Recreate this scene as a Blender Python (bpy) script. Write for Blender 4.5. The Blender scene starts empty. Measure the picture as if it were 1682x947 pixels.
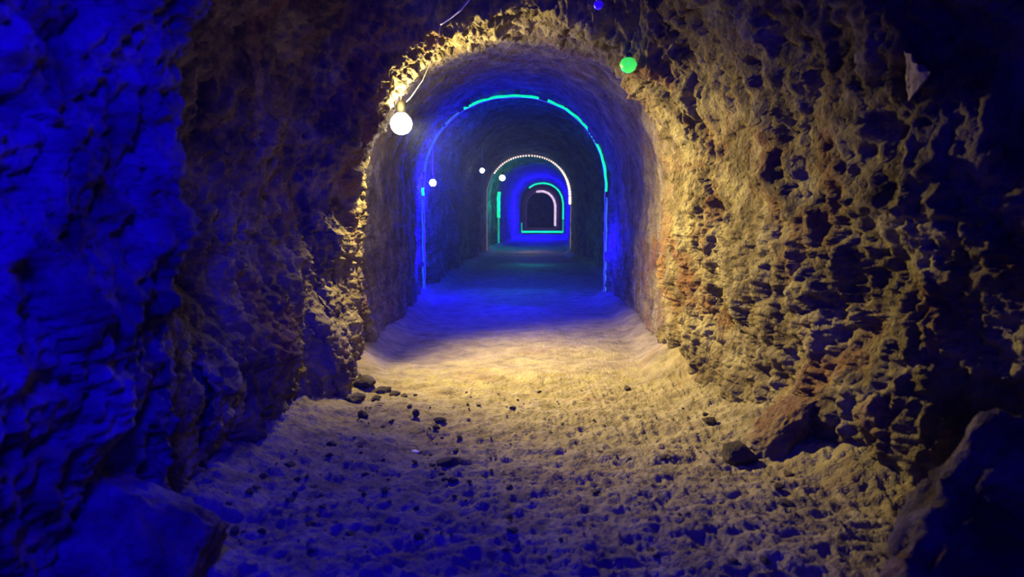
import bpy, bmesh, math, random
import numpy as np
from mathutils import Vector, Matrix, Euler

S = bpy.context.scene
COL = S.collection
W, H_PX = 1682, 947
LENS = 26.0
FPX = W * LENS / 36.0
EYE = 1.35
VPX, VPY = 880.0, 348.0          # where the tunnel axis runs to

# ------------------------------------------------------------------ camera
cam_d = bpy.data.cameras.new('camera'); cam = bpy.data.objects.new('camera', cam_d); COL.objects.link(cam)
cam_d.lens = LENS; cam_d.sensor_width = 36.0; cam_d.clip_start = 0.05; cam_d.clip_end = 300
PITCH = math.atan((H_PX / 2 - VPY) / FPX); YAW = math.atan((VPX - W / 2) / FPX * math.cos(PITCH))
cam.location = (0, 0, EYE); cam.rotation_euler = (math.pi / 2 - PITCH, 0, YAW)
cam_d.dof.use_dof = True; cam_d.dof.focus_distance = 8.0; cam_d.dof.aperture_fstop = 2.2
S.camera = cam
ROT = cam.rotation_euler.to_matrix()

# ------------------------------------------------------------------ world, exposure
w = bpy.data.worlds.new('world'); S.world = w; w.use_nodes = True
w.node_tree.nodes['Background'].inputs[0].default_value = (0.0, 0.0, 1.0, 1)
w.node_tree.nodes['Background'].inputs[1].default_value = 0.03
S.view_settings.view_transform = 'Standard'; S.view_settings.look = 'None'
S.view_settings.exposure = 0.0; S.view_settings.gamma = 1.0; S.view_settings.use_curve_mapping = False

BLUE = (0.004, 0.0, 1.0); TEAL = (0.0, 0.75, 0.5); WARM = (1.0, 0.77, 0.20)

def at(px, py, Y):
    d = ROT @ Vector(((px - W / 2) / FPX, -(py - H_PX / 2) / FPX, -1.0))
    t = Y / d.y
    return Vector((d.x * t, Y, EYE + d.z * t))

def light(name, kind, loc, color, power, radius=0.05, aim=None, angle=None, blend=0.5, size=None, parent=None):
    ld = bpy.data.lights.new(name, kind); ld.color = color; ld.energy = power
    if kind == 'AREA': ld.shape = 'RECTANGLE'; ld.size, ld.size_y = size
    else: ld.shadow_soft_size = radius
    if kind == 'SPOT': ld.spot_size = math.radians(angle); ld.spot_blend = blend
    o = bpy.data.objects.new(name, ld); COL.objects.link(o); o.location = loc
    if aim is not None: o.rotation_euler = Vector(aim).to_track_quat('-Z', 'Y').to_euler()
    return o

LAMP = at(659, 203, 6.62)
# the main warm lamp throws its light towards the camera and the right wall
light('main_lamp_beam', 'SPOT', LAMP + Vector((0.04, -0.11, 0.0)), WARM, 2100, 0.06, aim=(0.74, -0.10, -0.62), angle=116, blend=1.0)
light('main_lamp_side', 'SPOT', LAMP + Vector((0.03, -0.11, -0.02)), WARM, 620, 0.06, aim=(-0.18, -0.36, -0.90), angle=62, blend=1.0)
light('main_lamp_upper', 'SPOT', LAMP + Vector((0.02, -0.11, 0.02)), WARM, 600, 0.06, aim=(0.14, -0.36, 0.88), angle=132, blend=0.8)
light('main_lamp_spill', 'SPOT', LAMP + Vector((0.02, 0.12, -0.02)), (1.0, 0.88, 0.80), 70, 0.07, aim=(0.85, 0.10, 0.10), angle=150, blend=1.0)
light('main_lamp_glow', 'POINT', LAMP + Vector((0.08, 0.10, -0.06)), (1.0, 0.90, 0.72), 22, 0.07)
light('main_lamp_low', 'SPOT', LAMP + Vector((0.04, -0.12, -0.03)), WARM, 85, 0.06, aim=(0.20, -0.72, -0.66), angle=72, blend=1.0)
# blue LED lights behind the camera wash the nearest rock
light('blue_wash_high', 'AREA', (-0.25, 0.3, 2.5), BLUE, 330, aim=(-1.0, 0.5, -0.25), size=(0.5, 0.5))
light('blue_wash_rear', 'AREA', (0.5, -1.6, 1.7), BLUE, 60, aim=(-0.1, 1.0, 0.0), size=(1.4, 1.0))

# ------------------------------------------------------------------ noise
def _hash(ix, iy, iz, seed):
    n = (ix * 374761393 + iy * 668265263 + iz * 2147483647 * 3 + seed * 1274126177) & 0xffffffff
    n = ((n ^ (n >> 13)) * 1274126177) & 0xffffffff
    n = ((n ^ (n >> 16)) * 2246822519) & 0xffffffff
    n = (n ^ (n >> 15)) & 0xffffffff
    return n.astype(np.float64) / 4294967295.0

def vnoise(x, y, z, seed=0):
    x = np.asarray(x, float); y = np.asarray(y, float) + 0 * x; z = np.asarray(z, float) + 0 * x
    ix = np.floor(x).astype(np.int64); iy = np.floor(y).astype(np.int64); iz = np.floor(z).astype(np.int64)
    fx = x - ix; fy = y - iy; fz = z - iz
    fx = fx * fx * fx * (fx * (fx * 6 - 15) + 10); fy = fy * fy * fy * (fy * (fy * 6 - 15) + 10); fz = fz * fz * fz * (fz * (fz * 6 - 15) + 10)
    r = 0
    for a in (0, 1):
        for b in (0, 1):
            for c in (0, 1):
                wgt = (fx if a else 1 - fx) * (fy if b else 1 - fy) * (fz if c else 1 - fz)
                r = r + wgt * _hash(ix + a, iy + b, iz + c, seed)
    return r * 2 - 1

def fbm(x, y, z, octv=4, seed=0, gain=0.5):
    r = 0; a = 1.0; s = 1.0
    for k in range(octv):
        r = r + a * vnoise(x * s, y * s, z * s, seed + k); a *= gain; s *= 2.03
    return r

def ridged(x, y, z, octv=3, seed=0, gain=0.5):
    r = 0; a = 1.0; s = 1.0
    for k in range(octv):
        r = r + a * (1 - 2.2 * np.abs(vnoise(x * s, y * s, z * s, seed + 31 + k))); a *= gain; s *= 2.1
    return r

def cells(x, y, z, seed=0):
    """distance to the nearest and second nearest of scattered points"""
    ix = np.floor(x).astype(np.int64); iy = np.floor(y).astype(np.int64); iz = np.floor(z).astype(np.int64)
    f1 = np.full(x.shape, 9.0); f2 = np.full(x.shape, 9.0); hid = np.zeros(x.shape)
    for a in (-1, 0, 1):
        for b in (-1, 0, 1):
            for c in (-1, 0, 1):
                jx, jy, jz = ix + a, iy + b, iz + c
                h = _hash(jx, jy, jz, seed)
                dx = jx + h - x; dy = jy + _hash(jx, jy, jz, seed + 7) - y; dz = jz + _hash(jx, jy, jz, seed + 13) - z
                d = dx * dx + dy * dy + dz * dz
                new = d < f1
                f2 = np.where(new, f1, np.minimum(f2, d)); hid = np.where(new, h, hid); f1 = np.where(new, d, f1)
    return np.sqrt(f1), np.sqrt(f2), hid

def sstep(a, b, v):
    t = np.clip((v - a) / (b - a), 0, 1); return t * t * (3 - 2 * t)

# ------------------------------------------------------------------ materials
def rock_mat(name, c_dark, c_mid, c_light, red, scale=1.0, bump=0.5, spots=0.5):
    m = bpy.data.materials.new(name); m.use_nodes = True
    nt = m.node_tree; N = nt.nodes; L = nt.links
    bs = N['Principled BSDF']; bs.inputs['Roughness'].default_value = 0.85
    bs.inputs['Specular IOR Level'].default_value = 0.25
    tc = N.new('ShaderNodeNewGeometry')
    def noise(sc, det, rough=0.6, dist=0.0):
        n = N.new('ShaderNodeTexNoise'); n.inputs['Scale'].default_value = sc * scale; n.inputs['Detail'].default_value = det
        n.inputs['Roughness'].default_value = rough; n.inputs['Distortion'].default_value = dist
        L.new(tc.outputs['Position'], n.inputs['Vector']); return n
    n1 = noise(3.1, 8, 0.65, 0.4)
    r = N.new('ShaderNodeValToRGB'); L.new(n1.outputs['Fac'], r.inputs[0])
    e = r.color_ramp.elements; e[0].position = 0.33; e[0].color = (*c_dark, 1); e[1].position = 0.68; e[1].color = (*c_light, 1)
    k = e.new(0.5); k.color = (*c_mid, 1)
    n2 = noise(1.3, 4, 0.6, 1.0)
    r2 = N.new('ShaderNodeValToRGB'); L.new(n2.outputs['Fac'], r2.inputs[0])
    r2.color_ramp.elements[0].position = 0.53; r2.color_ramp.elements[0].color = (0, 0, 0, 1); r2.color_ramp.elements[1].position = 0.68; r2.color_ramp.elements[1].color = (spots,) * 3 + (1,)
    mx = N.new('ShaderNodeMix'); mx.data_type = 'RGBA'
    L.new(r2.outputs[0], mx.inputs['Factor']); L.new(r.outputs[0], mx.inputs[6]); mx.inputs[7].default_value = (*red, 1)
    L.new(mx.outputs[2], bs.inputs['Base Color'])
    v = N.new('ShaderNodeTexVoronoi'); v.inputs['Scale'].default_value = 17 * scale
    wv = noise(9, 3, 0.6); mv = N.new('ShaderNodeVectorMath'); mv.operation = 'MULTIPLY_ADD'
    L.new(wv.outputs['Color'], mv.inputs[0]); mv.inputs[1].default_value = (0.16,) * 3; L.new(tc.outputs['Position'], mv.inputs[2])
    L.new(mv.outputs[0], v.inputs['Vector'])
    n3 = noise(34, 6, 0.7)
    ad = N.new('ShaderNodeMath'); ad.operation = 'MULTIPLY_ADD'; L.new(v.outputs['Distance'], ad.inputs[0]); ad.inputs[1].default_value = -1.1; L.new(n3.outputs['Fac'], ad.inputs[2])
    b = N.new('ShaderNodeBump'); b.inputs['Strength'].default_value = bump; b.inputs['Distance'].default_value = 0.035 / scale
    L.new(ad.outputs[0], b.inputs['Height']); L.new(b.outputs[0], bs.inputs['Normal'])
    return m

M_WALL = rock_mat('tunnel_rock', (0.045, 0.030, 0.02), (0.14, 0.11, 0.08), (0.27, 0.235, 0.18), (0.15, 0.06, 0.035), 1.0, 0.8, 0.7)
M_DIRT = rock_mat('trodden_dirt', (0.10, 0.08, 0.06), (0.18, 0.15, 0.115), (0.25, 0.215, 0.165), (0.15, 0.09, 0.065), 1.7, 0.55, 0.4)
M_STONE = rock_mat('backlit_stone', (0.02, 0.016, 0.016), (0.045, 0.035, 0.03), (0.08, 0.06, 0.05), (0.10, 0.05, 0.03), 3.0, 0.6, 0.5)  # near-black tone carries the stones' backlit shade
M_PALE = rock_mat('pale_stone', (0.62, 0.60, 0.52), (0.7, 0.68, 0.6), (0.85, 0.82, 0.75), (0.5, 0.4, 0.3), 3.0, 0.4, 0.3)

M_FACET = rock_mat('lamplit_rock', (0.30, 0.25, 0.17), (0.46, 0.38, 0.27), (0.60, 0.5, 0.36), (0.4, 0.25, 0.15), 2.0, 0.8, 0.4)  # lamplight on the facet painted in as a paler rock colour

def emit(name, color, strength):
    m = bpy.data.materials.new(name); m.use_nodes = True; b = m.node_tree.nodes['Principled BSDF']
    b.inputs['Base Color'].default_value = (*[c * 0.12 + 0.01 for c in color], 1)
    b.inputs['Emission Color'].default_value = (*color, 1); b.inputs['Emission Strength'].default_value = strength
    b.inputs['Roughness'].default_value = 0.4
    # a slight unevenness along the strip, as of separate diodes
    nt = m.node_tree; n = nt.nodes.new('ShaderNodeTexNoise'); n.inputs['Scale'].default_value = 6.0
    g = nt.nodes.new('ShaderNodeNewGeometry'); nt.links.new(g.outputs['Position'], n.inputs['Vector'])
    mr = nt.nodes.new('ShaderNodeMapRange'); mr.inputs[1].default_value = 0.3; mr.inputs[2].default_value = 0.7
    mr.inputs[3].default_value = strength * 0.75; mr.inputs[4].default_value = strength * 1.25
    nt.links.new(n.outputs['Fac'], mr.inputs[0]); nt.links.new(mr.outputs[0], b.inputs['Emission Strength'])
    return m

def plain(name, color, rough=0.5, metal=0.0):
    m = bpy.data.materials.new(name); m.use_nodes = True; nt = m.node_tree; b = nt.nodes['Principled BSDF']
    b.inputs['Roughness'].default_value = rough; b.inputs['Metallic'].default_value = metal
    n = nt.nodes.new('ShaderNodeTexNoise'); n.inputs['Scale'].default_value = 40
    r = nt.nodes.new('ShaderNodeValToRGB'); nt.links.new(n.outputs['Fac'], r.inputs[0]); nt.links.new(r.outputs[0], b.inputs['Base Color'])
    r.color_ramp.elements[0].color = (*[c * 0.8 for c in color], 1); r.color_ramp.elements[1].color = (*color, 1)
    return m

M_BULB = emit('lit_opal_glass', (1.0, 0.97, 0.82), 14)
M_BULB_COOL = emit('lit_cool_glass', (0.75, 0.95, 1.0), 16)
M_BULB_TEAL = emit('lit_teal_glass', (0.55, 1.0, 0.9), 9)
M_TEAL = emit('teal_led', (0.0, 0.90, 0.38), 1.1)
M_TEAL_DIM = emit('teal_led_dim', (0.0, 0.6, 0.3), 0.6)
M_BLUE = emit('blue_led', (0.01, 0.10, 1.0), 0.85)
M_PALEBLUE = emit('pale_blue_led', (0.06, 0.22, 0.95), 0.6)
M_WARMLED = emit('warm_led', (1.0, 0.80, 0.62), 1.5)
M_WARMDIM = emit('warm_led_dim', (0.6, 0.42, 0.38), 0.35)
M_LILAC = emit('lilac_led', (0.75, 0.55, 0.8), 1.1)
M_GREEN = emit('green_glow', (0.06, 0.88, 0.14), 1.0)
M_BLUESPOT = emit('blue_glow', (0.02, 0.0, 0.9), 0.8)
M_CABLE = plain('cable_sheath', (0.62, 0.58, 0.55), 0.5)
M_SOCKET = plain('dark_socket', (0.06, 0.06, 0.07), 0.5)

# ------------------------------------------------------------------ helpers
def mesh_obj(name, verts, faces, mat, parent=None, smooth=True):
    me = bpy.data.meshes.new(name)
    if isinstance(verts, np.ndarray):
        me.vertices.add(len(verts)); me.vertices.foreach_set('co', verts.astype(np.float32).ravel())
        f = np.asarray(faces, dtype=np.int32)
        me.loops.add(f.size); me.loops.foreach_set('vertex_index', f.ravel())
        me.polygons.add(len(f)); me.polygons.foreach_set('loop_start', np.arange(0, f.size, f.shape[1], dtype=np.int32))
        me.update(calc_edges=True)
    else:
        me.from_pydata([tuple(v) for v in verts], [], faces); me.update()
    if smooth: me.polygons.foreach_set('use_smooth', [True] * len(me.polygons))
    me.materials.append(mat)
    o = bpy.data.objects.new(name, me); COL.objects.link(o)
    if parent: o.parent = parent; o.matrix_parent_inverse = Matrix.Translation(-parent.location)
    return o

def tag(o, label=None, cat=None, group=None, kind=None):
    if label: o['label'] = label
    if cat: o['category'] = cat
    if group: o['group'] = group
    if kind: o['kind'] = kind
    return o

def empty(name, loc):
    o = bpy.data.objects.new(name, None); COL.objects.link(o); o.location = loc; o.empty_display_size = 0.1; return o

def tube(points, r, seg=8, cap=True):
    P = [Vector(p) for p in points]; n = len(P); vs = []; fs = []
    up = Vector((0.0, 1.0, 0.05)).normalized()
    for i, p in enumerate(P):
        t = (P[min(i + 1, n - 1)] - P[max(i - 1, 0)]).normalized()
        a = t.cross(up); a = a.normalized() if a.length > 1e-3 else Vector((1, 0, 0)); b = t.cross(a).normalized()
        for k in range(seg):
            q = 2 * math.pi * k / seg; vs.append(p + (a * math.cos(q) + b * math.sin(q)) * r)
    for i in range(n - 1):
        for k in range(seg):
            k2 = (k + 1) % seg; fs.append((i * seg + k, i * seg + k2, (i + 1) * seg + k2, (i + 1) * seg + k))
    if cap: fs.append(tuple(range(seg))[::-1]); fs.append(tuple(range((n - 1) * seg, n * seg)))
    return vs, fs

def lathe(profile, c, seg=20):
    vs = []; fs = []
    for (r, z) in profile:
        for k in range(seg):
            q = 2 * math.pi * k / seg; vs.append(Vector(c) + Vector((r * math.cos(q), r * math.sin(q), z)))
    for i in range(len(profile) - 1):
        for k in range(seg):
            k2 = (k + 1) % seg; fs.append((i * seg + k, i * seg + k2, (i + 1) * seg + k2, (i + 1) * seg + k))
    fs.append(tuple(range(seg))[::-1]); fs.append(tuple(range((len(profile) - 1) * seg, len(profile) * seg)))
    return vs, fs

# ------------------------------------------------------------------ tunnel cross-section along its length
#       Y     xl     xr    top   spring
ST = [(-3.0, -1.80, 2.10, 3.10, 1.5), (0.8, -1.62, 2.15, 3.05, 1.5), (1.6, -1.50, 2.25, 3.00, 1.6), (2.2, -1.42, 2.32, 3.0, 1.7), (2.62, -1.30, 2.36, 3.02, 1.7),
      (2.82, -1.43, 2.34, 3.10, 1.6), (3.05, -1.66, 2.20, 3.16, 1.5), (3.25, -1.74, 1.98, 3.2, 1.45), (3.45, -1.90, 1.78, 3.4, 1.4), (4.0, -1.92, 1.56, 3.45, 1.35), (4.6, -1.90, 1.40, 3.45, 1.35),
      (5.1, -1.84, 1.36, 3.45, 1.35), (5.45, -1.74, 1.30, 3.42, 1.35), (5.62, -1.62, 1.24, 3.12, 1.35), (5.74, -1.54, 1.20, 2.86, 1.35), (6.15, -1.53, 1.17, 2.86, 1.35), (6.42, -1.56, 1.17, 2.86, 1.4),
      (6.55, -1.60, 1.20, 2.94, 1.45), (7.2, -1.60, 1.24, 2.96, 1.45), (8.4, -1.58, 1.22, 3.0, 1.5), (10.2, -1.70, 1.20, 3.12, 1.6), (11.5, -1.84, 1.16, 3.20, 1.7), (12.0, -1.84, 1.16, 3.20, 1.7),
      (12.3, -1.95, 1.45, 3.5, 1.7), (13.2, -1.82, 1.6, 3.55, 1.7), (14.5, -1.78, 1.6, 3.55, 1.7), (19.3, -1.80, 1.55, 3.45, 1.8), (20.4, -1.78, 1.40, 3.34, 1.8), (21.2, -1.68, 1.20, 3.24, 1.8), (23.9, -1.63, 1.18, 3.22, 1.8), (24.8, -1.63, 1.18, 3.22, 1.8),
      (25.3, -1.75, 1.35, 3.4, 1.8), (27.5, -1.7, 1.4, 3.4, 1.8), (28.5, -1.5, 1.35, 3.2, 1.8), (34.5, -1.25, 1.6, 3.2, 1.7), (36.0, -1.18, 1.62, 3.2, 1.7), (45.0, -0.98, 1.78, 3.2, 1.7), (46.2, -0.95, 1.78, 3.2, 1.7),
      (48.0, -1.0, 1.9, 3.3, 1.7), (62.0, -0.95, 1.76, 3.2, 1.7), (80.0, -0.9, 1.7, 3.2, 1.7)]
STA = np.array(ST)
def prof(Y):
    return [np.interp(Y, STA[:, 0], STA[:, k]) for k in (1, 2, 3, 4)]

def section(u, Y, inset=0.0):
    """point of the arched profile: u 0 left foot .. 1 right foot"""
    xl, xr, zt, zs = prof(Y)
    xl = xl + inset; xr = xr - inset; zt = zt - inset
    xc = (xl + xr) / 2; hw = (xr - xl) / 2
    a = 0.27
    t = np.clip((u - a) / (1 - 2 * a), 0, 1) * math.pi
    n = 2.0 / 2.15
    c = np.cos(t); s = np.sin(t)
    ax = -np.sign(c) * np.abs(c) ** n * hw; az = np.abs(s) ** n * (zt - zs)
    x = np.where(u < a, -hw, np.where(u > 1 - a, hw, ax)) + xc
    z = np.where(u < a, zs * (u / a), np.where(u > 1 - a, zs * ((1 - u) / a), zs + az))
    return x, z

def rows(y0, y1, a, b, extra):
    ys = [y0]; y = y0
    while y < y1:
        st = a + b * max(y - 1.5, 0)
        if y < 1.2: st = 0.06
        for (c, wd, k) in extra:
            if abs(y - c) < wd: st *= k
        y += st; ys.append(min(y, y1))
    return np.array(ys)

YS = rows(-3.0, 80.0, 0.013, 0.0045, [(2.8, 0.3, 0.6), (5.62, 0.25, 0.5), (3.3, 0.25, 0.6), (12.1, 0.3, 0.5), (25.0, 0.4, 0.6), (20.4, 0.9, 0.6)])
NU = 720
US = np.linspace(0, 1, NU)
UU, YY = np.meshgrid(US, YS)
X, Z = section(UU, YY)
Z = Z - 0.12 * (1 - np.clip(Z / 0.5, 0, 1))
P = np.stack([X, YY, Z], -1)
def grid_normal(P):
    du = np.gradient(P, axis=0); dv = np.gradient(P, axis=1)
    n = np.cross(dv, du); n /= np.linalg.norm(n, axis=-1, keepdims=True) + 1e-9
    return n
Nn = grid_normal(P)
cx = (X * 0 + ((prof(YY)[0] + prof(YY)[1]) / 2))
toward = np.stack([cx - X, 0 * X, 1.4 - Z], -1)
if (Nn * toward).sum() < 0: Nn = -Nn
x, y, z = P[..., 0], P[..., 1], P[..., 2]
f1, f2, hid = cells(x * 4.2 + 0.25 * fbm(x * 3, y * 3, z * 3, 2, 50), y * 4.2, z * 3.4, 5)
g1, g2, gid = cells(x * 13 + 0.3 * fbm(x * 8, y * 8, z * 8, 2, 60), y * 13, z * 11.0, 9)
near = np.clip(1.15 - (YY - 6) / 30, 0.35, 1.15)
D = (0.10 * fbm(x * 1.1, y * 1.1, z * 1.1, 3, 1)
     + 0.050 * (f2 - f1 - 0.35) + 0.05 * (hid - 0.5)
     + 0.022 * ridged(x * 7.5, y * 7.5, z * 5.5, 3, 3, 0.6)
     + 0.030 * np.clip(g2 - g1, 0, 0.5) + 0.022 * (gid - 0.5)
     + 0.011 * ridged(x * 24, y * 24, z * 20, 2, 8, 0.6)) * near
# the chamber past the warm lamp is dug smoother
smooth = sstep(6.6, 7.3, YY) * (1 - sstep(11.0, 11.8, YY))
D = D * (1 - 0.62 * smooth)
# keep the lit lip ragged and the bulges of the left jamb
def blob(yc, zc, ry, rz, side):
    q = np.exp(-((y - yc) / ry) ** 2 - ((z - zc) / rz) ** 2); return q * ((x < 0) if side < 0 else (x > 0))
D += 0.13 * blob(5.75, 1.95, 0.30, 0.22, -1) - 0.10 * blob(5.9, 1.35, 0.3, 0.22, -1) - 0.06 * blob(5.75, 0.75, 0.35, 0.3, -1)
D += 0.10 * blob(5.35, 0.25, 0.4, 0.3, -1)
toe = np.clip(-1.53 - prof(YY)[0], 0, 1) * (x < 0) * (1 - sstep(0.35, 1.1, z)) * sstep(2.9, 3.3, YY) * (1 - sstep(5.6, 5.9, YY))
D += toe
P2 = P + Nn * D[..., None]
def strip(name, i0, i1):
    sub = P2[:, i0:i1 + 1]; nr, nc = sub.shape[:2]
    idx = np.arange(nr * nc).reshape(nr, nc)
    f = np.stack([idx[:-1, :-1], idx[:-1, 1:], idx[1:, 1:], idx[1:, :-1]], -1).reshape(-1, 4)
    return tag(mesh_obj(name, sub.reshape(-1, 3), f, M_WALL), kind='structure')
iL, iR = int(NU * 0.30), int(NU * 0.70)
wall_left = strip('wall_left', 0, iL)
ceiling = strip('ceiling', iL, iR)
wall_right = strip('wall_right', iR, NU - 1)

# far end of the drift
xs, zs_ = np.meshgrid(np.linspace(-1.4, 2.2, 40), np.linspace(-0.3, 3.6, 40))
E = np.stack([xs, 79.5 + 0.3 * fbm(xs * 1.5, 0 * xs, zs_ * 1.5, 3, 4), zs_], -1).reshape(-1, 3)
idx = np.arange(1600).reshape(40, 40)
tag(mesh_obj('wall_back', E, np.stack([idx[:-1, :-1], idx[:-1, 1:], idx[1:, 1:], idx[1:, :-1]], -1).reshape(-1, 4), M_WALL), kind='structure')

# ------------------------------------------------------------------ floor
def floor_h(x, y):
    x = np.asarray(x, float); y = np.asarray(y, float)
    xl, xr, _, _ = prof(y)
    base = 0.030 * fbm(x * 0.9, y * 0.9, 0 * x + 3, 3, 70)
    nearf = np.clip(1.2 - y / 14, 0.12, 1.0)
    rough = 0.016 * fbm(x * 4.2, y * 6.5, 0 * x + 1, 4, 71, 0.6) + 0.012 * ridged(x * 13, y * 20, 0 * x, 3, 72, 0.65)
    scuff = 1 - 0.65 * sstep(5.6, 6.4, y)
    dl = x - np.where((y > 3.1) & (y < 5.8), -1.53, xl); dr = xr - x
    slopeR = 0.17 * (1 - sstep(-0.1, 0.55, dr)) ** 1.4 * (1 - sstep(6.0, 7.0, y))
    slopeL = 0.10 * (1 - sstep(-0.05, 0.42, dl)) ** 1.4 * (1 - sstep(5.6, 6.2, y))
    rub = (slopeR + slopeL) * (1 + 0.28 * fbm(x * 3, y * 3, 0 * x + 9, 4, 73))
    far = 0.12 * ((1 - sstep(0, 0.3, dr)) + (1 - sstep(0, 0.3, dl))) * sstep(5.6, 6.4, y)
    return base + rough * nearf * scuff + rub + far

FY = rows(-3.0, 80.0, 0.011, 0.0035, [])
FX = np.linspace(-2.3, 2.75, 560)
fx, fy = np.meshgrid(FX, FY)
fzz = floor_h(fx, fy)
Fp = np.stack([fx, fy, fzz], -1).reshape(-1, 3)
idx = np.arange(fx.size).reshape(fx.shape)
tag(mesh_obj('floor', Fp, np.stack([idx[:-1, :-1], idx[:-1, 1:], idx[1:, 1:], idx[1:, :-1]], -1).reshape(-1, 4), M_DIRT), kind='structure')

# ------------------------------------------------------------------ stones
def stone_mesh(name, seed, mat, sub=3, sq=(1, 1, 0.7), flat=0.0):
    bm = bmesh.new(); bmesh.ops.create_icosphere(bm, subdivisions=sub, radius=1.0)
    rnd = random.Random(seed)
    planes = [(Vector((rnd.uniform(-1, 1), rnd.uniform(-1, 1), rnd.uniform(-0.6, 1))).normalized(), rnd.uniform(0.55, 0.85)) for _ in range(9)]
    V = np.array([v.co[:] for v in bm.verts])
    n = fbm(V[:, 0] * 1.6 + seed, V[:, 1] * 1.6, V[:, 2] * 1.6, 3, seed)
    n3 = ridged(V[:, 0] * 11 + seed, V[:, 1] * 11, V[:, 2] * 11, 3, seed) * (0.022 if sub > 4 else 0)
    n2 = n3 * 20 + ridged(V[:, 0] * 4 + seed, V[:, 1] * 4, V[:, 2] * 4, 2, seed)
    for v, a, b in zip(bm.verts, n, n2):
        v.co *= 1 + 0.22 * a
        for (d, h) in planes:
            q = v.co.dot(d) - h
            if q > 0: v.co -= d * q * 0.85
        v.co *= 1 + (0.03 if sub < 5 else 0.05) * b
        v.co = Vector((v.co.x * sq[0], v.co.y * sq[1], v.co.z * sq[2]))
    me = bpy.data.meshes.new(name); bm.to_mesh(me); bm.free(); me.materials.append(mat)
    me.polygons.foreach_set('use_smooth', [sub > 3] * len(me.polygons))
    return me

def place_stone(name, me, px, py, size, label, cat, group=None, rz=0.0, sink=0.25, tilt=(0, 0), sc=(1, 1, 1)):
    # the row of the photograph gives the distance along the floor
    Y = EYE * FPX / max(py - VPY, 1)
    for _ in range(6):
        p = at(px, py, Y); h = float(floor_h(np.array([p.x]), np.array([Y]))[0])
        Y = (EYE - h) * FPX / max(py - VPY, 1) * 1.0
    p = at(px, py, Y); h = float(floor_h(np.array([p.x]), np.array([Y]))[0])
    o = bpy.data.objects.new(name, me); COL.objects.link(o)
    zmin = min(v.co.z for v in me.vertices) * size * sc[2]
    o.location = (p.x, Y, h - zmin * (1 - sink)); o.scale = (size * sc[0], size * sc[1], size * sc[2])
    o.rotation_euler = (tilt[0], tilt[1], rz)
    tag(o, label, cat, group); return o

stones = [stone_mesh('stone', k + 3, M_STONE, 3) for k in range(7)]
big = [stone_mesh('boulder', k + 40, M_WALL, 5, sq) for k, sq in enumerate([(1, 0.9, 0.75), (1, 1, 0.8), (1.0, 1.2, 0.7)])]
pale = stone_mesh('pale_stone', 77, M_PALE, 3)
pale_b = stone_mesh('pale_boulder', 79, M_DIRT, 4, (1, 1, 0.8))

named = [
 ('stone', 0, 1213, 768, 0.085, 'dark angular stone beside the wedge boulder at the right wall foot', 0.3, (1.25, 1.0, 1.1)),
 ('stone', 1, 740, 773, 0.052, 'flat dark stone alone in the middle left of the dirt floor', 0.8, (1.5, 1.1, 0.6)),
 ('stone', 2, 596, 696, 0.036, 'round dark stone nearest the tip of the left rubble spur', 0.2, (1, 1, 1.1)),
 ('stone', 3, 683, 690, 0.030, 'small upright dark stone right of the rubble spur', 1.2, (0.8, 0.9, 1.2)),
 ('stone', 4, 721, 702, 0.034, 'oblong dark stone lying next to the small upright one', 0.1, (1.5, 0.8, 0.7)),
 ('stone', 5, 1030, 641, 0.030, 'dark pebble alone on the brightly lit floor', 0.5, (1, 1, 1)),
 ('stone', 6, 1166, 695, 0.045, 'dark stone in the rubble at the foot of the lit right wall', 2.0, (1.3, 0.9, 0.9)),
 ('stone', 2, 545, 746, 0.036, 'dark stone under the overhanging foot of the left wall', 2.0, (1.2, 0.9, 0.9)),
]
for nm, k, px, py, s, lab, rz, sc in named:
    place_stone(nm, stones[k], px, py, s, lab, 'stone', rz=rz, sc=sc)
place_stone('stone', pale, 681, 751, 0.026, 'tiny white stone shining on the grey dirt floor', 'stone', sc=(1.2, 1, 0.8))
place_stone('boulder', pale_b, 1093, 598, 0.055, 'small rounded pale rock against the base of the right wall', 'rock', rz=0.4)
place_stone('boulder', big[2], 1298, 730, 0.23, 'large wedge-shaped dark boulder leaning on the right wall', 'boulder', rz=0.5, sink=0.3, tilt=(0, -0.5), sc=(1.2, 0.7, 0.85))
place_stone('boulder', big[1], 1440, 785, 0.19, 'squat dark boulder right of the wedge-shaped one', 'boulder', rz=1.5, sink=0.3, sc=(1.0, 0.8, 0.95))

def free_boulder(me, loc, s, rot, label):
    o = bpy.data.objects.new('boulder', me); COL.objects.link(o); o.location = loc; o.scale = s; o.rotation_euler = rot
    return tag(o, label, 'boulder')
free_boulder(big[0], (1.62, 2.42, 0.20), (0.62, 0.34, 0.62), (0, 0.12, 0.35), 'huge blue-lit boulder filling the lower right corner')
free_boulder(big[1], (-1.40, 2.42, 0.12), (0.34, 0.32, 0.42), (0, -0.1, 0.2), 'blue-lit block of rock at the foot of the near left wall')

# rubble spur sticking out from the foot of the left jamb
rnd = random.Random(5)
for k, (px, py, s) in enumerate([(628, 650, 0.062), (647, 654, 0.042), (664, 657, 0.028), (600, 636, 0.090), (618, 665, 0.040), (584, 667, 0.070)]):
    lab = ['dark stone in the middle of the rubble spur by the left jamb', 'dark stone near the thin end of the rubble spur by the left jamb', 'smallest dark stone at the very tip of the rubble spur',
           'largest dark stone of the rubble spur, touching the left jamb', 'small dark stone nearest the camera in front of the rubble spur', 'leftmost dark stone of the rubble spur, under the left wall'][k]
    place_stone('stone', stones[k % 7], px, py, s, lab, 'stone', None, rz=rnd.uniform(0, 6), sc=(1.35, 1, 0.75))

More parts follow.
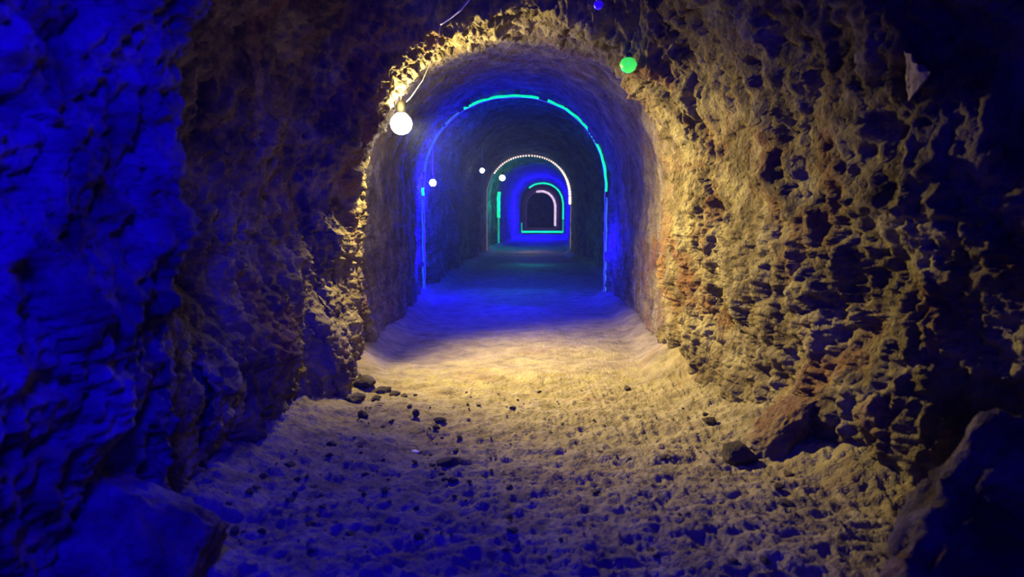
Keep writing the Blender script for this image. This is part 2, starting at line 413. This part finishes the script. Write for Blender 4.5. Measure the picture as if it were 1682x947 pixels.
rnd = random.Random(11); n = 0
while n < 230:
    t = rnd.random(); py = 640 + 300 * t ** 0.9
    lo = max(345, 600 - (py - 640) * 1.1); hi = min(1400, 1120 + (py - 640) * 1.2)
    px = rnd.uniform(lo, hi) if rnd.random() < 0.55 else rnd.uniform(lo, lo + 420)
    zone = ('yellow-lit floor' if py < 700 else ('dim foreground floor' if py > 830 else 'grey middle floor'))
    zone += (' towards the left wall' if px < 700 else (' towards the right wall' if px > 1000 else ' in mid path'))
    s = 0.007 + 0.020 * rnd.random() ** 3
    place_stone('stone', stones[rnd.randrange(7)], px, py, s, 'small dark pebble on the %s' % zone, 'stone', 'pebbles on the %s' % zone,
                rz=rnd.uniform(0, 6), sc=(rnd.uniform(0.9, 1.5), rnd.uniform(0.8, 1.2), rnd.uniform(0.6, 1.0)))
    n += 1

# ------------------------------------------------------------------ facet of rock high on the right wall, coloured as lamplit
fa = [at(1483, 84, 3.38), at(1524, 124, 2.98), at(1494, 162, 3.28)]
fb = [p + Vector((0.17, 0.34, 0.04)) for p in fa]
bm = bmesh.new(); bv = [bm.verts.new(p) for p in fa + fb]
for q in ((0, 1, 2), (5, 4, 3), (0, 3, 4, 1), (1, 4, 5, 2), (2, 5, 3, 0)): bm.faces.new([bv[k] for k in q])
bmesh.ops.recalc_face_normals(bm, faces=bm.faces[:])
bmesh.ops.triangulate(bm, faces=bm.faces[:]); bmesh.ops.subdivide_edges(bm, edges=bm.edges[:], cuts=11, use_grid_fill=True)
Vf = np.array([v.co[:] for v in bm.verts]); nf = fbm(Vf[:, 0] * 14, Vf[:, 1] * 14, Vf[:, 2] * 14, 4, 5)
for v, a in zip(bm.verts, nf): v.co += Vector((0.018 * a, 0.010 * a, 0.018 * a))
me = bpy.data.meshes.new('rock_facet'); bm.to_mesh(me); bm.free(); me.materials.append(M_FACET)
fc = bpy.data.objects.new('rock_facet', me); COL.objects.link(fc); fc.parent = wall_right
fc['label'] = 'triangular facet of rock high on the wall, painted pale as lamplit'
# ------------------------------------------------------------------ rope-light arches
def arch_path(Y, u0, u1, inset=0.06, n=60, dy=0.0, wob=0.004):
    out = []
    for k in range(n + 1):
        u = u0 + (u1 - u0) * k / n
        x, z = section(np.array([u]), np.array([Y]), inset)
        out.append(Vector((float(x[0]) + wob * math.sin(k * 1.1), Y + dy + wob * math.sin(k * 0.7), max(float(z[0]) + wob * math.cos(k * 0.9), 0.06))))
    return out

def rope(parent, name, Y, u0, u1, r, mat, inset=0.06, n=50, label=None):
    v, f = tube(arch_path(Y, u0, u1, inset, n), r, 8)
    o = mesh_obj(name, v, f, mat, parent)
    if label: o['label'] = label
    return o

A1 = 11.7
a1 = tag(empty('light_arch', (-0.35, A1, 0.0)), 'blue and turquoise rope-light arch framing the tunnel behind the warm lamp', 'light arch')
rope(a1, 'cable', A1 + 0.03, 0.0, 1.0, 0.009, M_CABLE, 0.075, 120)
rope(a1, 'light_tube', A1, 0.42, 0.535, 0.019, M_TEAL, 0.06, 30, 'bright turquoise tube at the crown')
rope(a1, 'light_tube', A1, 0.55, 0.735, 0.019, M_TEAL, 0.06, 44, 'bright turquoise tube on the right shoulder')
rope(a1, 'light_tube', A1, 0.38, 0.41, 0.014, M_PALEBLUE, 0.06, 12, 'pale blue tube left of the crown')
rope(a1, 'light_tube', A1, 0.295, 0.375, 0.015, M_BLUE, 0.06, 20, 'blue tube on the left shoulder')
rope(a1, 'light_tube', A1, 0.255, 0.272, 0.022, M_TEAL, 0.06, 6, 'short turquoise stub low on the left shoulder')
rope(a1, 'light_tube', A1, 0.02, 0.25, 0.012, M_BLUE, 0.05, 20, 'blue tube down the left wall')
rope(a1, 'light_tube', A1, 0.75, 0.985, 0.012, M_PALEBLUE, 0.05, 20, 'pale blue tube down the right wall')

A2 = 23.9
a2 = tag(empty('light_arch', (-0.22, A2, 0.0)), 'arch of small warm white bulbs deeper in the tunnel', 'light arch')
rope(a2, 'cable', A2 + 0.02, 0.0, 1.0, 0.010, M_WARMDIM, 0.06, 110, 'dim pinkish cable of the string')
v, f = [], []
for k in range(46):
    u = 0.36 + 0.395 * k / 45
    xx, zz = section(np.array([u]), np.array([A2]), 0.09)
    c = Vector((float(xx[0]), A2 - 0.03, float(zz[0])))
    r_ = 0.026 + 0.022 * sstep(0.55, 0.72, u)
    vv, ff = lathe([(0.3 * r_, -r_), (0.8 * r_, -0.6 * r_), (r_, 0), (0.8 * r_, 0.6 * r_), (0.35 * r_, r_)], c, 8)
    mesh_obj('bulb', vv, ff, M_WARMLED, a2)
rope(a2, 'light_tube', A2, 0.78, 0.98, 0.012, M_WARMDIM, 0.06, 20, 'thin dim strip down the right wall')

a3 = tag(empty('light_arch', (-0.15, 27.6, 0.0)), 'turquoise rope-light strip down the left wall just beyond the warm bulb arch', 'light arch')
rope(a3, 'light_tube', 27.6, 0.03, 0.17, 0.035, M_TEAL_DIM, 0.30, 30, 'dimmer lower turquoise tube')
rope(a3, 'light_tube', 27.6, 0.17, 0.30, 0.06, M_TEAL, 0.30, 20, 'bright upper turquoise tube')
A3 = 36.0
a4 = tag(empty('light_arch', (0.4, 45.7, 0.0)), 'small turquoise rope-light arch with a lit bottom bar far down the tunnel', 'light arch')
rope(a4, 'light_tube', 45.7, 0.40, 0.86, 0.05, M_TEAL, 0.10, 60, 'turquoise tube over the crown and right shoulder')
rope(a4, 'light_tube', 45.7, 0.87, 0.985, 0.04, M_TEAL_DIM, 0.10, 20)
rope(a4, 'light_tube', 45.7, 0.015, 0.11, 0.04, M_TEAL_DIM, 0.10, 14)
b0 = arch_path(45.7, 0.015, 0.02, 0.1, 1)[0]; b1 = arch_path(45.7, 0.985, 0.99, 0.1, 1)[0]
v, f = tube([b0.lerp(b1, k / 20) + Vector((0, 0, 0.04)) for k in range(21)], 0.06, 8)
mesh_obj('bottom_bar', v, f, M_TEAL, a4)['label'] = 'turquoise tube along the floor'
a5 = tag(empty('light_arch', (0.4, 62.0, 0.0)), 'innermost half arch of lilac white light at the tunnel end', 'light arch')
rope(a5, 'light_tube', 62.0, 0.46, 0.97, 0.09, M_LILAC, 0.14, 60)
rope(a5, 'cable', 62.1, 0.0, 0.5, 0.03, M_CABLE, 0.14, 60)

# coloured light these strips and their neighbours give
light('arch_blue_left', 'POINT', (-1.62, 11.3, 0.8), BLUE, 170, 0.15)
light('arch_blue_right', 'POINT', (0.95, 11.3, 0.9), BLUE, 130, 0.15)
light('arch_blue_foot', 'SPOT', (-0.35, 11.3, 1.0), BLUE, 420, 0.3, aim=(0, -1.0, -0.55), angle=80, blend=1.0)
light('arch_blue_crown', 'POINT', (-0.35, 11.2, 2.85), BLUE, 8, 0.15)
light('added_blue_inner', 'POINT', (-0.2, 14.5, 2.2), (0.0, 0.04, 1.0), 130, 0.3)  # added ambient blue beyond the arch, with no strip of its own
light('arch_teal_foot', 'POINT', (-0.3, 12.4, 0.9), (0.0, 0.35, 0.8), 22, 0.3)
light('chamber_teal', 'POINT', (-0.1, 18.8, 0.5), (0.02, 0.9, 0.6), 9, 0.3)
light('chamber_teal_high', 'POINT', (0.9, 16.5, 2.6), (0.02, 0.3, 0.6), 3, 0.3)
light('warm_arch_foot', 'POINT', (-0.2, 25.0, 0.6), (1.0, 0.7, 0.45), 14, 0.3)
light('teal_side', 'POINT', (-1.0, 27.2, 1.7), TEAL, 70, 0.2)
light('deep_blue', 'POINT', (0.0, 38.5, 1.3), BLUE, 2200, 0.3)
light('deep_blue_low', 'POINT', (0.4, 43.0, 0.9), BLUE, 900, 0.3)
light('deep_end', 'POINT', (0.6, 60.0, 1.6), (0.3, 0.2, 1.0), 60, 0.3)

# ------------------------------------------------------------------ lamps
def hang_lamp(c, r, mat, label, top, socket_h=None):
    root = tag(empty('hanging_lamp', c), label, 'lamp')
    pr = [(0.25 * r, -0.95 * r), (0.6 * r, -0.8 * r), (0.88 * r, -0.45 * r), (r, 0.0), (0.9 * r, 0.4 * r), (0.62 * r, 0.75 * r), (0.4 * r, 0.95 * r)]
    v, f = lathe(pr, c, 24); mesh_obj('globe', v, f, mat, root)
    sh = r * 0.9
    v, f = lathe([(0.42 * r, 0.9 * r), (0.46 * r, 1.0 * r), (0.40 * r, 0.9 * r + sh), (0.16 * r, 0.9 * r + sh * 1.25)], c, 16); mesh_obj('socket', v, f, M_SOCKET, root)
    p0 = Vector(c) + Vector((0, 0, 0.9 * r + sh)); pts = [p0.lerp(Vector(top), k / 8) for k in range(9)]
    v, f = tube(pts, max(0.006, r * 0.06), 6); mesh_obj('cord', v, f, M_CABLE, root)
    return root
top1 = Vector((LAMP.x + 0.02, LAMP.y - 0.02, 2.62))
hang_lamp(LAMP, 0.098, M_BULB, 'large glowing warm white lamp hanging at the left of the lit arch', top1)
c2 = at(711, 300, 12.15); hang_lamp(c2, 0.058, M_BULB_COOL, 'small cold white lamp in a blue glow left inside the rope-light arch', c2 + Vector((0, 0, 0.75)))
light('blue_lamp_glow', 'POINT', c2 + Vector((0.22, -0.12, 0.0)), BLUE, 420, 0.08)
c3 = at(792, 280, 18.5); hang_lamp(c3, 0.06, M_BULB_COOL, 'tiny white lamp left of the warm bulb arch', c3 + Vector((0, 0, 0.9)))
c4 = at(825, 292, 24.6); hang_lamp(c4, 0.10, M_BULB_TEAL, 'small turquoise white lamp inside the left of the warm bulb arch', c4 + Vector((0, 0, 0.9)))

# round glowing spots of colour, built as small discs; source unknown
def glow_disc(c, r, mat, label):
    root = tag(empty('colour_spot', c), label, 'light')
    v, f = lathe([(0.3 * r, -0.9 * r), (0.75 * r, -0.6 * r), (r, 0), (0.75 * r, 0.55 * r), (0.3 * r, 0.8 * r)], c, 24); mesh_obj('lens', v, f, mat, root)
    v, f = lathe([(0.45 * r, 0.7 * r), (0.5 * r, 0.9 * r), (0.3 * r, 1.3 * r)], c, 16); mesh_obj('disc_cap', v, f, M_SOCKET, root)
glow_disc(at(1032, 106, 5.6), 0.065, M_GREEN, 'round bright green spot on the upper right of the lit arch')
glow_disc(at(983, 8, 4.9), 0.033, M_BLUESPOT, 'dim blue spot of light on the ceiling at the top edge')

# ------------------------------------------------------------------ cable running from the ceiling to the main lamp
pts = [at(800, -40, 4.3), at(770, 0, 4.5), at(757, 16, 4.6), at(742, 28, 4.75), at(724, 40, 4.9), at(718, 70, 5.1), at(708, 100, 5.4), at(694, 132, 5.8), at(676, 158, 6.3), at(668, 167, 6.5)]
sm = []
for i in range(len(pts) - 1):
    for k in range(5): sm.append(pts[i].lerp(pts[i + 1], k / 5))
sm.append(pts[-1])
v, f = tube(sm[:21], 0.0065, 8); cab = mesh_obj('cable', v, f, M_CABLE); tag(cab, 'pale cable looping down from the ceiling at the top of the picture', 'cable')
v, f = tube(sm[20:], 0.0024, 6); mesh_obj('thin_lead', v, f, M_CABLE, cab)

# ------------------------------------------------------------------ added blue-tinted haze standing in for lamp glow and a blue veil
hm = bpy.data.materials.new('glow_haze'); hm.use_nodes = True; nt = hm.node_tree; nt.nodes.remove(nt.nodes['Principled BSDF'])
vs_ = nt.nodes.new('ShaderNodeVolumeScatter'); vs_.inputs['Color'].default_value = (0.4, 0.52, 1.0, 1); vs_.inputs['Density'].default_value = 0.0026; vs_.inputs['Anisotropy'].default_value = 0.3
nt.links.new(vs_.outputs[0], nt.nodes['Material Output'].inputs['Volume'])
bx = [(a, b, c) for a in (-2.6, 2.9) for b in (0.9, 30.0) for c in (-0.4, 4.2)]
hz = mesh_obj('haze', bx, [(0, 1, 3, 2), (4, 6, 7, 5), (0, 4, 5, 1), (2, 3, 7, 6), (0, 2, 6, 4), (1, 5, 7, 3)], hm, smooth=False)
tag(hz, 'faint added haze for the glow around the lamps in the tunnel', 'haze', kind='stuff')
